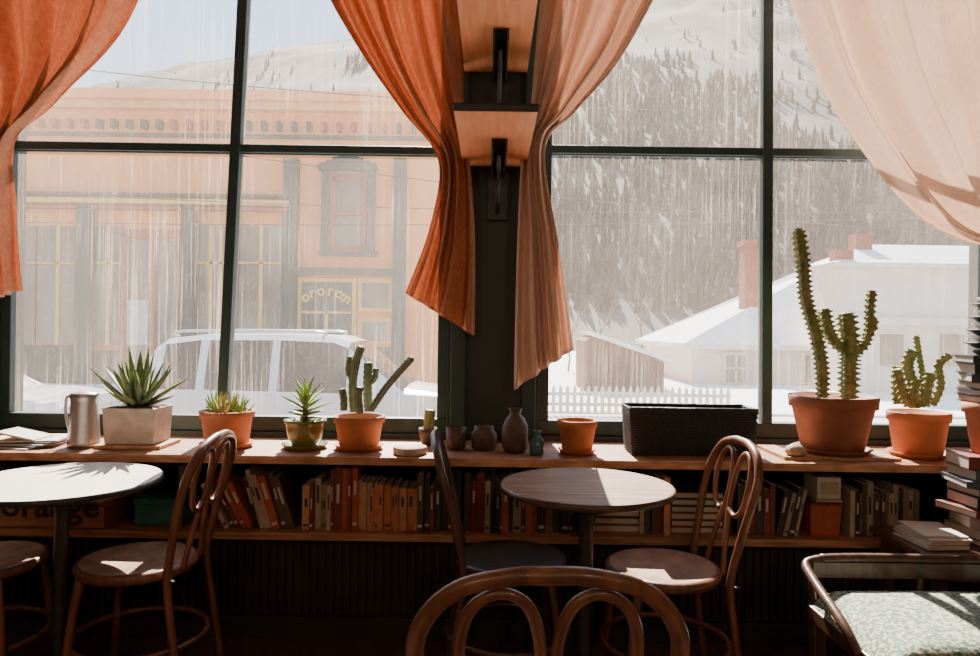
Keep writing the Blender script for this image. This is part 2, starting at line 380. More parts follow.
# ---------------------------------------------------------------- tables
def table(loc,r,top,edge,h=.75):
    b=MB()
    b.lathe([(0,h-.024),(r-.01,h-.024),(r,h-.019),(r,h-.006),(r-.006,h-.001)],(0,0,0),edge,64)
    b.lathe([(r-.006,h-.001),(r-.012,h),(0,h)],(0,0,0),top,64,smooth=False)
    b.lathe([(0,.70),(.09,.70),(.09,.712),(.03,.715),(.03,h-.024)],(0,0,0),'iron',24)
    b.lathe([(.085,0.022),(.08,.04),(.05,.06),(.034,.09),(.026,.16),(.024,.4),(.024,.64),(.034,.68),(.03,.7)],(0,0,0),'iron',24)
    for i in range(4):
        a=math.pi/4+i*math.pi/2; c,s=math.cos(a),math.sin(a)
        b.tube(cat([(c*.02,s*.02,.09),(c*.1,s*.1,.075),(c*.2,s*.2,.035),(c*.26,s*.26,.014)],5),lambda t:.02-.007*t,'iron',10)
        b.lathe([(0,0),(.022,0),(.022,.014),(0,.018)],(c*.26,s*.26,0),'iron',14)
    return b.done('bistro_table',loc=loc)
table((P(587,484,2.38).x,2.38,0),.292,'tabletop','bentdk',P(587,484,2.38).z)
table((P(62,479,2.48).x,2.48,0),.325,'marble','iron',P(62,479,2.48).z)
# ---------------------------------------------------------------- upholstered bench
b=MB(); x0,x1,y0,y1=1.06,1.85,1.84,2.34
b.bx((x0,y0,.36),(x1,y1,.405),'bentdk')
for x in (x0+.025,x1-.025):
    for y in (y0+.025,y1-.025): b.box((x,y,.18),(.045,.045,.36),'bentdk',taper=.75)
fr=b.done('frame',bevel=.005)
b=MB(); 
N=24
vs=[];fs=[]
for i in range(N+1):
    for j in range(N+1):
        u=i/N;v=j/N; ed=min(u,1-u,v,1-v)
        z=.405+.065*min(1,(ed*9))**.45+.012*math.sin(math.pi*u)*math.sin(math.pi*v)
        vs.append((x0+.004+(x1-x0-.008)*u,y0+.004+(y1-y0-.008)*v,z if ed>0 else .402))
for i in range(N):
    for j in range(N):
        a=i*(N+1)+j; fs.append((a,a+N+1,a+N+2,a+1))
b.add(vs,fs,'uphol',True); cu=b.done('cushion')
b=MB()
b.tube(cat([(x0-.004,y0+.16,.39),(x0-.014,y0+.24,.45),(x0-.01,y1-.08,.50),(x0+.0,y1+.01,.53),(x0+.05,y1+.02,.545)],6),.015,'bentdk',10)
b.tube(cat([(x0+.05,y1+.02,.545),(x0+.2,y1+.02,.55),(x1-.2,y1+.02,.55),(x1,y1+.02,.56)],6),.017,'bentdk',10)
for x in (x0+.02,x0+.38,x1-.03): b.tube([(x,y1-.005,.38),(x,y1+.02,.54)],.013,'bentdk',8)
b.bx((x0+.02,y1+.0,.49),(x1-.02,y1+.02,.54),'bentdk')
rl=b.done('back_rail')
group('upholstered_bench',[fr,cu,rl],loc=(x0,y0,0))
# ---------------------------------------------------------------- side table and stacks at right
b=MB(); b.bx((1.53,2.42,.505),(2.15,2.84,.53),'bentdk'); b.bx((1.56,2.45,.44),(2.12,2.81,.505),'bentdk')
for x in (1.58,2.10):
    for y in (2.47,2.79): b.box((x,y,.22),(.04,.04,.44),'bentdk',taper=.7)
b.done('side_table',bevel=.004)
SX,SY=1.88,2.64
b=MB(); z=.531
for i in range(9):
    t=random.uniform(.022,.05); w=random.uniform(.2,.25); d=random.uniform(.16,.2); a=random.uniform(-.25,.25)
    R=Matrix.Rotation(a,3,'Z'); k=random.choice(['b3','b4','b5','b2','b9','b7','b10'])
    cx=SX-.02+random.uniform(-.015,.015); 
    b.box((cx,SY,z+t/2),(w*.98,d*.98,t*.8),'paper',R); b.box((cx,SY,z+.002),(w,d,.004),k,R); b.box((cx,SY,z+t-.002),(w,d,.004),k,R)
    b.box(Vector((cx,SY,z+t/2))+R@Vector((0,-d/2,0)),(w,.004,t),k,R)
    z+=t+.001
b.done('book_stack'); zs=z
b=MB(); b.lathe([(0,0),(.07,0),(.075,.01),(.098,.15),(.108,.152),(.11,.19),(.1,.19),(.095,.155),(.09,.15),(0,.15)],(SX+.01,SY,zs),'terra',32); b.lathe([(.09,.16),(0,.165)],(SX+.01,SY,zs),'soil',24); b.done('terracotta_pot')
z=zs+.191
b=MB()
for i in range(6):
    t=random.uniform(.02,.045); w=random.uniform(.17,.22); R=Matrix.Rotation(random.uniform(-.3,.3),3,'Z'); k=random.choice(['b3','b7','b5','b10','b3'])
    b.box((SX,SY,z+t/2),(w*.97,.145,t*.8),'paper',R)
    b.box((SX,SY,z+.002),(w,.15,.004),k,R); b.box((SX,SY,z+t-.002),(w,.15,.004),k,R); b.box(Vector((SX,SY,z+t/2))+R@Vector((0,-.075,0)),(w,.004,t),k,R)
    z+=t+.001
b.done('book_stack')
b=MB(); 
for i in range(9):
    r=.085-.004*i+.012*(i%2); b.lathe([(0,0),(r*.6,0),(r,.018),(r+.005,.022),(r-.003,.024),(r*.6,.01),(0,.008)],(SX,SY,z+i*.024),'iron' if i%2 else 'metal',28)
b.lathe([(0,.008),(.02,.01),(.03,.05),(.012,.09),(.02,.13),(.0,.14)],(SX,SY,z+8*.024),'metal',20)
b.done('stacked_bowls')
b=MB()
for i in range(6): b.box((1.635+.003*i,2.62+random.uniform(-.01,.01),.536+i*.008),(.15,.2,.006),'paper',Matrix.Rotation(random.uniform(-.1,.1),3,'Z'))
b.done('paper_stack')
# ---------------------------------------------------------------- things on the ledge
def potprof(rt,rb,h,rim=.025):
    return [(0,0),(rb,0),(rb+.003,.004),(rt*.93,h-rim),(rt,h-rim+.001),(rt+.003,h-.003),(rt,h),(rt-.008,h),(rt*.88,h-rim),(rt*.86,h-.035)]
def pot(b,c,rt,rb,h,mat='terra',saucer=True,rim=.028):
    z0=c[2]
    if saucer:
        rs=rb*1.28; b.lathe([(0,0),(rs*.9,0),(rs,.018),(rs+.004,.02),(rs-.004,.02),(rs*.88,.006),(0,.006)],c,mat,36); z0+=.0065
    b.lathe(potprof(rt,rb,h,rim),(c[0],c[1],z0),mat,40)
    b.lathe([(rt*.88,h-.028),(0,h-.022)],(c[0],c[1],z0),'soil',24)
    return Vector((c[0],c[1],z0+h-.025))
def leaf(b,base,az,L,w,el,curve,mat,n=8,prof=None):
    base=Vector(base); p=base.copy(); e=el; vs=[];fs=[]
    dirh=Vector((math.cos(az),math.sin(az),0)); side=Vector((-math.sin(az),math.cos(az),0))
    for i in range(n+1):
        t=i/n; ww=w*(math.sin(math.pi*min(1,.22+.78*t))**.8 if t<1 else 0.02) if not prof else w*prof(t)
        d=dirh*math.cos(e)+Vector((0,0,math.sin(e))); nn=d.cross(side).normalized()
        if nn.z<0: nn=-nn
        th=ww*.22+.0008
        vs+= [p-side*ww/2+nn*ww*.18, p+nn*0.0, p+side*ww/2+nn*ww*.18, p-nn*th]
        p=p+d*(L/n); e-=curve/n
    for i in range(n):
        a=i*4
        for j in range(4): fs.append((a+j,a+(j+1)%4,a+4+(j+1)%4,a+4+j))
    b.add(vs,fs,mat,True)
def cactus(b,pts,r,mat='cact',ribs=4,seg=32,bump=.18,spines=True,n=8,amp=.28):
    c=cat(pts,n); Ln=sum((c[i+1]-c[i]).length for i in range(len(c)-1)); k=Ln/.022
    cc=[]
    for i in range(len(c)-1):
        for q in range(3): cc.append(c[i].lerp(c[i+1],q/3))
    cc.append(c[-1])
    def rr(t):
        e=1.0
        if t>.93: e=math.sqrt(max(0.02,1-((t-.93)/.07)**2))
        return r*e*(.85+.15*math.sin(min(1,t*4)*math.pi/2))
    b.tube(cc,rr,mat,seg,rf=lambda t,a:1+amp*math.cos(ribs*a)+bump*math.sin(2*math.pi*k*t)*max(0,math.cos(ribs*a)))
    if spines:
        m=len(cc)
        for i in range(2,m-1,2):
            for q in range(3):
                a=random.uniform(0,6.28); d=Vector((math.cos(a),math.sin(a),random.uniform(-.3,.5))).normalized()
                s=cc[i]+d*r*.9; b.tube([s,s+d*.009],lambda t:.0012*(1-t)+.0002,'spine',4)
LY=3.03
def gx(px,py=440,d=LY): return P(px,py,d).x
b=MB(); x=gx(138); 
b.box((x,LY,LZ+.009),(.28,.2,.016),'ledgeedge')
pl=b.done('base_board',bevel=.002)
b=MB(); h=.15; b.box((x,LY,LZ+.0185+h/2),(.22,.17,h),'cement',taper=.93)
b.box((x,LY,LZ+.0185+h+.001),(.19,.14,.004),'soil')
pt=b.done('planter',bevel=.008)
b=MB(); bz=LZ+.018+h
for i in range(30):
    az=i*2.4; k=i/30
    leaf(b,(x+.012*math.cos(az),LY+.012*math.sin(az),bz),az,.15+.09*random.random()+.03*k,.036,math.radians(18+62*k),-.15+random.uniform(-.2,.3),'leaf')
group('agave_planter',[pl,pt,b.done('agave')],loc=(x,LY,LZ))
b=MB(); x=gx(88); hh=.22
b.lathe([(0,0),(.062,0),(.064,.004),(.062,.03),(.052,hh*.85),(.054,hh*.93),(.056,hh),(.048,hh+.006),(0,hh+.012)],(x,3.0,LZ+.001),'metal',36)
b.tube(cat([(x-.05,3.0,LZ+hh*.93),(x-.075,3.0,LZ+hh*.93),(x-.078,3.0,LZ+hh*.6),(x-.058,3.0,LZ+hh*.25)],6),.006,'metal',10)
b.done('coffee_carafe')
b=MB()
for i in range(5): b.box((gx(22)+.01*i,3.0+.006*i,LZ+.004+i*.006),(.28,.2,.005),'paper' if i%2==0 else 'b5',Matrix.Rotation(.1*i-.2,3,'Z'))
b.box((gx(30),3.0,LZ+.048),(.16,.14,.008),'paper',Matrix.Rotation(.2,3,'Y'))
b.done('magazine_pile')
b=MB(); x=gx(227); t=pot(b,(x,LY,LZ+.001),.112,.085,.15)
p1=b.done('pot'); b=MB()
for j,(ox,oy) in enumerate([(-.05,0),(.02,.03),(.055,-.01),(-.01,-.04),(0,0)]):
    for i in range(12):
        az=i*2.4+j; k=i/12; leaf(b,(t.x+ox,t.y+oy,t.z),az,.06+.07*random.random(),.016,math.radians(25+60*k),-.2,'leafy' if j%2 else 'leafl',6)
group('potted_aloe',[p1,b.done('aloe')],loc=(x,LY,LZ))
b=MB(); x=gx(305); c=(x,LY,LZ+.001)
b.lathe([(0,0),(.085,0),(.095,.016),(.098,.02),(.09,.02),(.08,.008),(0,.008)],c,'glaze',36)
b.lathe([(0,.0085),(.055,.0085),(.06,.02),(.072,.05),(.083,.09),(.083,.105),(.09,.112),(.09,.122),(.08,.122),(.076,.1)],c,'glaze',36)
b.lathe([(.078,.1),(0,.105)],c,'soil',20); p1=b.done('pot')
b=MB(); 
b.tube([(x,LY,LZ+.1),(x,LY,LZ+.2)],.012,'bark',8)
for i in range(28):
    az=i*2.4;k=i/28; leaf(b,(x,LY,LZ+.13+.08*k),az,.08+.05*random.random(),.022,math.radians(5+72*k),.2,'leafl',7)
for i in range(14):
    az=i*2.4; leaf(b,(x+.05*math.cos(az),LY+.05*math.sin(az),LZ+.105),az,.045,.02,.9,1.6,'leaf',6)
group('potted_haworthia',[p1,b.done('foliage')],loc=(x,LY,LZ))
b=MB(); x=gx(359); t=pot(b,(x,LY,LZ+.001),.108,.08,.135)
p1=b.done('pot'); b=MB()
def pp(px,py,dy=0): q=P(px,py,LY); q.y+=dy; return q
for pts,r in [([pp(354,412),pp(353,385),pp(357,360),pp(362,346)],.017),([pp(368,412,.02),pp(367,385,.02),pp(368,362,.02)],.018),([pp(372,410,-.02),pp(385,390,-.02),pp(400,372,-.03),pp(414,357,-.04)],.014),([pp(345,410,-.02),pp(345,398,-.02),pp(343,388,-.02)],.015),([pp(362,412,-.04),pp(360,396,-.04),pp(362,386,-.04)],.016),([pp(354,380),pp(348,372,.01),pp(350,356,.01)],.012),([pp(367,385,.02),pp(374,378,.02),pp(375,368,.02)],.012)]:
    cactus(b,pts,r,'cactg',5,bump=.1,spines=False,amp=.14)
group('potted_candelabra_cactus',[p1,b.done('cactus_stems')],loc=(x,LY,LZ))
b=MB(); x=gx(429,430,3.15); c=(x,3.15,LZ+.001)
b.lathe([(0,0),(.03,0),(.045,.05),(.046,.075),(.038,.075),(.036,.06),(0,.06)],c,'brownc',24)
cactus(b,[(x,3.15,LZ+.06),(x,3.15,LZ+.1),(x+.004,3.15,LZ+.16)],.022,'cact',8,amp=.1,bump=.05)
b.done('small_potted_cactus')
b=MB(); x=gx(410,442,2.93); b.lathe([(0,0),(.068,0),(.07,.004),(.07,.026),(.067,.03),(0,.03)],(x,2.93,LZ+.001),'stone',32,rf=lambda a,z:1+.04*math.sin(3*a)); b.done('wood_slice')
def jar(name,px,r,h,mat,y,prof=None):
    b=MB(); x=gx(px,440,y)
    pr=prof or [(0,0),(.8,0),(1,.1),(1,.7),(.75,.85),(.8,1),(.65,1),(.6,.85),(0,.8)]
    b.lathe([(a*r,z*h) for a,z in pr],(x,y,LZ+.001),mat,28); return b.done(name)
jar('ceramic_cup',456,.045,.095,'brownc',3.05,[(0,0),(.7,0),(.9,.1),(1,1),(.9,1),(.8,.15),(0,.12)])
jar('ceramic_jar',484,.055,.1,'brownc',3.06)
jar('stoneware_vase',515,.056,.185,'brownc',3.0,[(0,0),(.75,0),(.95,.1),(1,.35),(.97,.6),(.7,.78),(.42,.86),(.42,.93),(.55,1),(.4,1),(.3,.9),(.3,.8)])
jar('blue_glass_bottle',537,.03,.1,'blue',2.95,[(0,0),(.9,0),(1,.08),(1,.6),(.5,.75),(.45,.95),(.6,1),(.4,1),(.35,.9)])
b=MB(); x=gx(577,440,2.99); pot(b,(x,2.99,LZ+.001),.083,.06,.135,saucer=True); b.done('terracotta_pot')
b=MB(); x=gx(691,430,3.0); w=.53; d=.18; h=.195
for i in range(19):
    z=LZ+.009+i*.0103; k=.95+.05*i/18
    ring=[]
    for sx,sy in ((-1,-1),(1,-1),(1,1),(-1,1)):
        ring.append((x+sx*w/2*k,3.05+sy*d/2*k,z))
    pts=[]
    for q in range(4):
        a=Vector(ring[q]);c=Vector(ring[(q+1)%4]); m=36 if q%2==0 else 12
        for s in range(m):
            p=a.lerp(c,s/m); nrm=Vector((0,-1,0)) if q==0 else Vector((1,0,0)) if q==1 else Vector((0,1,0)) if q==2 else Vector((-1,0,0))
            pts.append(p+nrm*.0022*(1 if (s+i)%2 else -1))
    b.tube(pts,.0062,'black',6,closed=True)
b.box((x,3.05,LZ+.006),(w*.93,d*.9,.008),'black')
b.tube([(x-w/2,3.05-d/2,LZ+h),(x+w/2,3.05-d/2,LZ+h),(x+w/2,3.05+d/2,LZ+h),(x-w/2,3.05+d/2,LZ+h)],.009,'black',8,closed=True)
b.box((x,3.05,LZ+h/2),(w*.93,d*.9,h*.88),'black')
b.done('wicker_basket')
b=MB(); b.bx((gx(772,450),2.9,LZ+.001),(gx(884,450),3.2,LZ+.014),'ledgeedge'); b.done('wooden_tray')
Y2=3.04
b=MB(); x=gx(838,440,Y2-.05); t=pot(b,(x,Y2,LZ+.015),.176,.12,.235,'terradk',True,.05); p1=b.done('pot')
b=MB()
def pq(px,py,dy=0): q=P(px,py,Y2); q.y+=dy; return q
cactus(b,[pq(822,402),pq(822,370),pq(816,335),pq(806,300),pq(803,265),pq(798,228)],.022,'cact',4,bump=.5,amp=.3)
cactus(b,[pq(851,402,.02),pq(851,370,.02),pq(852,345,.02),pq(848,312,.02)],.030,'cact',4,bump=.5,amp=.3)
cactus(b,[pq(850,352,.02),pq(836,340,.02),pq(829,325,.02),pq(826,308,.02)],.022,'cact',4,bump=.5,amp=.3)
cactus(b,[pq(852,358,.02),pq(864,345,.0),pq(869,330,.0),pq(870,308,.0),pq(872,290,.0)],.016,'cact',4,bump=.5,amp=.3)
cactus(b,[pq(866,338,.0),pq(872,328,-.01),pq(873,318,-.01)],.012,'cact',4,bump=.5,amp=.3)
group('potted_columnar_cactus',[p1,b.done('cactus_stems')],loc=(x,Y2,LZ))
b=MB(); x=gx(918,440,Y2)
t=pot(b,(x,Y2,LZ+.001),.122,.09,.185,'terra',True,.04); p1=b.done('pot')
b=MB()
for pts,r in [([pq(915,408),pq(913,385),pq(908,365),pq(914,350)],.02),([pq(925,408,.02),pq(926,380,.02),pq(922,355,.02),pq(919,335,.02)],.011),([pq(905,405,-.03),pq(898,388,-.03),pq(893,368,-.03)],.018),([pq(930,405,-.02),pq(938,385,-.02),pq(936,365,-.02),pq(948,355,-.02)],.014),([pq(918,405,-.05),pq(920,390,-.05),pq(924,372,-.05)],.018),([pq(903,405,.04),pq(902,385,.04),pq(902,366,.04)],.016),([pq(908,400,-.06),pq(905,388,-.07),pq(909,378,-.07)],.015)]:
    cactus(b,pts,r,'cact',3,bump=.4,amp=.25)
group('potted_cactus',[p1,b.done('cactus_stems')],loc=(x,Y2,LZ))
b=MB(); x=gx(797,440,2.93)
b.lathe([(0,0),(.03,.0),(.042,.012),(.036,.03),(.018,.045),(0,.05)],(x,2.94,LZ+.015),'stone',18,rf=lambda a,z:1+.12*math.sin(7*a)); b.done('seashell')
# ---------------------------------------------------------------- exterior
GZ=-.55
b=MB(); b.bx((-90,WY+.2,GZ-.3),(90,58,GZ),'road'); b.done('street_ground')
b=MB(); b.bx((-14,18.2,GZ),(0.2,20,GZ+.12),'snow'); b.bx((.2,15.5,GZ),(60,58,GZ+.06),'snow'); b.done('snow_ground',bevel=.03)
BD=20.0
def Q(px,py,d=BD): return P(px,py,d)
def ext_rect(b,px0,py0,px1,py1,k,dep=.1,d=BD,back=0):
    a=Q(px0,py0,d); c=Q(px1,py1,d); x0,x1=sorted((a.x,c.x)); z0,z1=sorted((a.z,c.z))
    b.bx((x0,d-dep,z0),(x1,d+back,z1),k)
b=MB()
xa=Q(-420,100).x; xr=Q(468,100).x; zt=Q(220,103).z
b.bx((xa,BD,GZ),(xr,BD+9,zt),'peach')
b.bx((xa-.3,BD-.5,zt-.05),(xr+.3,BD+.2,zt+.22),'peach'); b.bx((xa-.2,BD-.3,zt-.25),(xr+.2,BD,zt-.05),'byel')
b.bx((xa,BD-.12,zt-1.0),(xr,BD,zt-.9),'bgreen')
xx=xa
while xx<xr: b.bx((xx,BD-.25,zt-.8),(xx+.12,BD,zt-.55),'bred' if int(xx*10)%2 else 'bgreen'); xx+=.42
for (p0,p1,q0,q1,k,dp) in [(-400,190,292,198,'bgreen',.5),(-400,198,292,203,'byel',.4),(-400,203,292,210,'bred',.3),
  (286,160,297,392,'bgreen',.25),(395,160,404,392,'bgreen',.2),(82,204,94,392,'bgreen',.3),(186,204,196,392,'bgreen',.3),(-10,204,4,392,'bgreen',.3),(232,204,238,392,'bgreen',.2),
  (40,226,80,345,'bglass',.08),(8,226,36,345,'bglass',.08),(98,226,122,345,'bglass',.08),(128,240,182,388,'bglass',.1),(240,226,282,345,'bglass',.08),(200,226,230,345,'bglass',.08),
  (-380,226,-20,345,'bglass',.08),
  (8,345,80,388,'bgreen',.1),(98,350,122,388,'bgreen',.1),(200,350,282,388,'bgreen',.1),
  (124,234,128,388,'bred',.2),(182,234,186,388,'bred',.2),(124,230,186,238,'bred',.2),(152,238,156,388,'bred',.18),
  (320,166,378,172,'bgreen',.3),(323,172,330,254,'bgreen',.18),(368,172,375,254,'bgreen',.18),(320,252,378,257,'bgreen',.25),(330,174,368,252,'bglass',.06),(334,178,364,182,'bred',.1),(334,246,364,250,'bred',.1),(332,178,336,250,'bred',.1),(362,178,366,250,'bred',.1),(332,212,366,216,'bred',.12),
  (297,268,395,276,'bgreen',.3),(299,278,356,340,'byel',.1),(303,282,352,336,'bgreen',.13),(326,311,329,336,'byel',.16),(303,311,352,314,'byel',.16),
  (359,278,393,312,'byel',.1),(363,283,389,308,'bglass',.13),(359,318,393,344,'byel',.1),(363,322,389,341,'bglass',.13),(297,346,395,388,'bgreen',.08),
  (130,300,150,345,'white',.14)]:
    ext_rect(b,p0,p1,q0,q1,k,dp)
for i in range(5): ext_rect(b,322+i*6,164-i*2.5,376-i*6,166.5-i*2.5,'bgreen',.25)
for p in (22,60,110,212,222,262): ext_rect(b,p-1,226,p+1,345,'byel',.12)
for p0,p1 in ((8,80),(98,122),(200,230),(240,282)): ext_rect(b,p0,262,p1,264.5,'byel',.12)
bld=b.done('facade')
tx=[]
cc=Q(327,304); 
word='ororom'
for i,ch in enumerate(word):
    a=math.radians(150-i*24); o=text(ch,.42,(cc.x+.58*math.cos(a),BD-.2,cc.z-.1+.34*math.sin(a)),'byel',.01,rot=(math.pi/2,-(a-math.pi/2)*.5,0)); tx.append(o)
group('shopfront_building',[bld]+tx,loc=(xa,BD,GZ))
def vehicle(name,loc,stations,W,wheels,paint='carw',rotz=0):
    b=MB(); rings=[]
    for (x,zb,belt,top,wr) in stations:
        w=W/2*wr[0]; wt=W/2*wr[1]
        z1=belt; r=[(x,-w*.9,zb),(x,-w,zb+.12),(x,-w*1.01,(zb+z1)/2+.05),(x,-w*.97,z1),(x,-wt*1.0,max(top-.07,z1+.005)),(x,-wt*.86,top),(x,0,top+.015)]
        r=r+[(a,-c,d) for a,c,d in r[-2::-1]]
        rings.append(r)
    n=len(rings[0])
    for i in range(len(rings)-1):
        s0,s1=stations[i],stations[i+1]
        for j in range(n-1):
            k=paint
            if j in (3,n-5) and (s0[3]-s0[2]>.2 and s1[3]-s1[2]>.2) and (s1[0]-s0[0])>.2: k='cargl'
            if j in (4,5,6,7) and ((s1[3]-s1[2]<.1) != (s0[3]-s0[2]<.1)): k='cargl'
            b.add([rings[i][j],rings[i+1][j],rings[i+1][j+1],rings[i][j+1]],[(0,1,2,3)],k,True)
    for r in (rings[0],rings[-1]): b.add(r,[tuple(range(n))],paint)
    for (wx,wr) in wheels:
        for s in (-1,1):
            Rm=Matrix.Rotation(math.pi/2,3,'X'); yy=s*(W/2-.1)
            b.lathe([(0,-.11),(wr*.62,-.11),(wr*.65,-.09),(wr*.95,-.11),(wr,-.08),(wr,.08),(wr*.95,.11),(wr*.65,.09),(wr*.62,.11),(0,.11)],(wx,yy,wr),'rubber',28,mtx=Rm)
            b.lathe([(0,-.125),(wr*.58,-.115),(wr*.6,.115),(0,.125)],(wx,yy,wr),'hub',16,mtx=Rm)
    xe=stations[-1][0]
    for s in (-1,1): b.box((xe-.03,s*W*.36,.78),(.12,.32,.14),'light'); b.box((stations[0][0]+.02,s*W*.42,.95),(.08,.12,.3),'bred')
    for s in (-1,1):
        b.box((stations[0][0]+(xe-stations[0][0])*.66,s*(W/2+.08),1.02),(.12,.18,.12),paint)
        b.tube(cat([(.6,s*W*.35,1.69),(.65,s*W*.35,1.76),(2.3,s*W*.35,1.77),(2.4,s*W*.35,1.71)],4),.018,'hub',6) if stations[5][3]>1.6 else None
    return b.done(name,loc=loc,rotz=rotz,bevel=.0)
suv=[(0,.45,.8,.86,(.86,.7)),(.06,.38,.98,1.05,(.95,.8)),(.12,.36,1.02,1.3,(.97,.78)),(.30,.36,1.03,1.55,(.99,.77)),(.45,.35,1.04,1.66,(1,.76)),(.9,.34,1.04,1.72,(1,.78)),(1.0,.34,1.04,1.72,(1,.78)),(1.80,.34,1.03,1.73,(1,.79)),(1.90,.34,1.03,1.73,(1,.79)),(2.55,.34,1.02,1.71,(1,.78)),(2.75,.34,1.02,1.64,(1,.76)),(3.45,.34,1.02,1.07,(1,.82)),(4.0,.35,.98,1.0,(.98,.8)),(4.35,.38,.88,.9,(.93,.76)),(4.45,.45,.72,.74,(.85,.7))]
D=9.6
x0=P(156,400,D).x
vehicle('parked_suv',(x0,D,GZ),suv,1.85,[(.85,.35),(3.6,.35)])
sed=[(x,zb,min(b_,.92),t*.84 if t>1.1 else min(t,.95),w) for x,zb,b_,t,w in suv]
vehicle('parked_car',(P(80,400,D).x-4.4,D-.1,GZ),sed,1.8,[(.85,.33),(3.6,.33)])
# mountain
b=MB(); vs=[];fs=[]; NX,NY=110,50
TAB=[(-3000,160),(-400,140),(-100,125),(20,98),(100,78),(200,57),(310,37),(420,24),(520,5),(700,-25),(850,-45),(1000,-60),(4000,-120)]
def ridge(x):
    px=490+x/360*F
    for (a,b_),(c,d) in zip(TAB,TAB[1:]):
        if a<=px<=c: y=b_+(d-b_)*(px-a)/(c-a); return 1.3+(328-y+ (max(-600,min(600,px-490)))*.014)*360/F
    return 60
def hz_(x,y):
    v=(y-62)/300; s=max(v,0)**1.15
    return GZ-1+ridge(x*360/max(y,180) if y>180 else x*2)*s+noise.fractal(Vector((x*.02,y*.02,0)),1,2,4)*9*s*(1.2-v)+noise.noise(Vector((x*.08,y*.08,2)))*2.5*s
for i in range(NY+1):
    v=i/NY; y=62+300*v
    for j in range(NX+1):
        x=-460+920*j/NX
        vs.append((x,y,hz_(x,y)))
for i in range(NY):
    for j in range(NX):
        a=i*(NX+1)+j; fs.append((a,a+1,a+NX+2,a+NX+1))
b.add(vs,fs,'hill',True); b.done('mountain')
# conifers on the hill
rt=random.Random(3); b=MB(); vs=[];fs=[]
cnt=0
while cnt<9000:
    y=rt.uniform(75,340); x=rt.uniform(-.8,.8)*y
    m=noise.fractal(Vector((x*.02,y*.012,5)),1,2,3)
    if m<-.15+.45*(y>200)+.3*(y>260)-.15*rt.random(): 
        if rt.random()>.04: continue
    h=rt.uniform(2.2,4.6); r=h*.2; z=hz_(x,y)-.6
    for tier in range(2):
        o=len(vs); z0=z+h*.35*tier+.3; rr=r*(1-.35*tier)
        for q in range(5):
            a=q*1.2566+rt.random()*.3; vs.append((x+rr*math.cos(a),y+rr*math.sin(a),z0))
        vs.append((x,y,z+h*(.62+.38*tier)))
        for q in range(5): fs.append((o+q,o+(q+1)%5,o+5))
    cnt+=1
b.add(vs,fs,'conifer'); b.done('conifer_forest')
HD=24
b=MB()
x0=Q(692,350,HD).x; x1=Q(850,350,HD).x; ze=Q(700,342,HD).z
b.bx((x0,HD,GZ),(x1+.2,HD+7,ze),'whitew')
zr=Q(850,262,HD+3.5).z; x2=Q(838,260,HD+3).x
vs=[(x0-.4,HD-.4,ze-.05),(x1+.6,HD-.4,ze-.05),(x1+.6,HD+3.5,zr),(x2,HD+3.5,zr),(x0-.4,HD+7.4,ze-.05),(x1+.6,HD+7.4,ze-.05)]
b.add(vs,[(0,1,2,3),(0,3,4),(3,2,5,4)],'snow'); vs2=[(a,c,d-.18) for a,c,d in vs]
b.add(vs[:2]+vs2[:2],[(0,1,3,2)],'whitew'); b.add([vs[0],vs[4],vs2[4],vs2[0]],[(0,1,2,3)],'whitew')
ext_rect(b,722,352,747,384,'whitew',.12,HD); ext_rect(b,725,355,744,382,'bglass',.15,HD); ext_rect(b,733.5,355,735.5,382,'whitew',.18,HD); ext_rect(b,725,367,744,369,'whitew',.18,HD)
ext_rect(b,800,352,822,384,'whitew',.12,HD); ext_rect(b,803,355,819,382,'bglass',.15,HD)
b.bx((Q(745,280,HD+1.2).x,HD+1.2,ze),(Q(760,280,HD+1.2).x,HD+1.8,Q(752,240,HD+1.2).z),'brick'); b.bx((Q(743,280,HD+1.2).x,HD+1.1,Q(752,245,HD+1.2).z),(Q(762,280,HD+1.2).x,HD+1.9,Q(752,240,HD+1.2).z),'brick')
b.done('white_house')
b=MB(); HE=21.5
xa_=Q(838,300,HE).x; xb_=Q(1250,300,HE).x
za=Q(900,268,HE).z
b.bx((xa_,HE,GZ),(xb_,HE+1.8,za),'whitew')
b.bx((xa_-.3,HE-.35,Q(900,325,HE).z),(xb_,HE,Q(900,318,HE).z),'whitew')
b.bx((xa_-.2,HE-.3,za),(xb_,HE+2.0,za+.12),'whitew')
vs=[(xa_-.3,HE-.35,za+.12),(xb_,HE-.35,za+.12),(xb_,HE+1.6,za+.9),(xa_+1.6,HE+1.6,za+.9),(xa_-.3,HE+2.1,za+.12),(xb_,HE+2.1,za+.12)]
b.add(vs,[(0,1,2,3),(0,3,4),(3,2,5,4)],'snow')
b.bx((Q(873,250,HE).x,HE+1.0,za),(Q(890,250,HE).x,HE+1.5,Q(880,229,HE).z),'brick')
ext_rect(b,834,250,852,266,'brick',.1,HE,.3)
for p in (880,940,1000):
    ext_rect(b,p,334,p+22,366,'bglass',.08,HE)
    ext_rect(b,p-2,332,p+24,334,'whitew',.12,HE)
b.done('white_house')
SD=20.5
b=MB(); s0=Q(584,380,SD).x; s1=Q(664,380,SD).x; zL=Q(600,336,SD).z; zR=Q(665,362,SD).z
vs=[(s0,SD,GZ),(s1,SD,GZ),(s1,SD,zR),(s0+.25,SD,zL),(s0,SD,zL-.15)]
vs+=[(a,c+2,d) for a,c,d in vs]
b.add(vs,[(0,1,2,3,4),(5,6,7,8,9)]+[(i,(i+1)%5,5+(i+1)%5,5+i) for i in range(5)],'shedw')
vs=[(s0+.15,SD-.15,zL+.02),(s1+.25,SD-.15,zR-.05),(s1+.25,SD+2.1,zR-.05),(s0+.15,SD+2.1,zL+.02)]; vs+=[(a,c,d+.12) for a,c,d in vs]
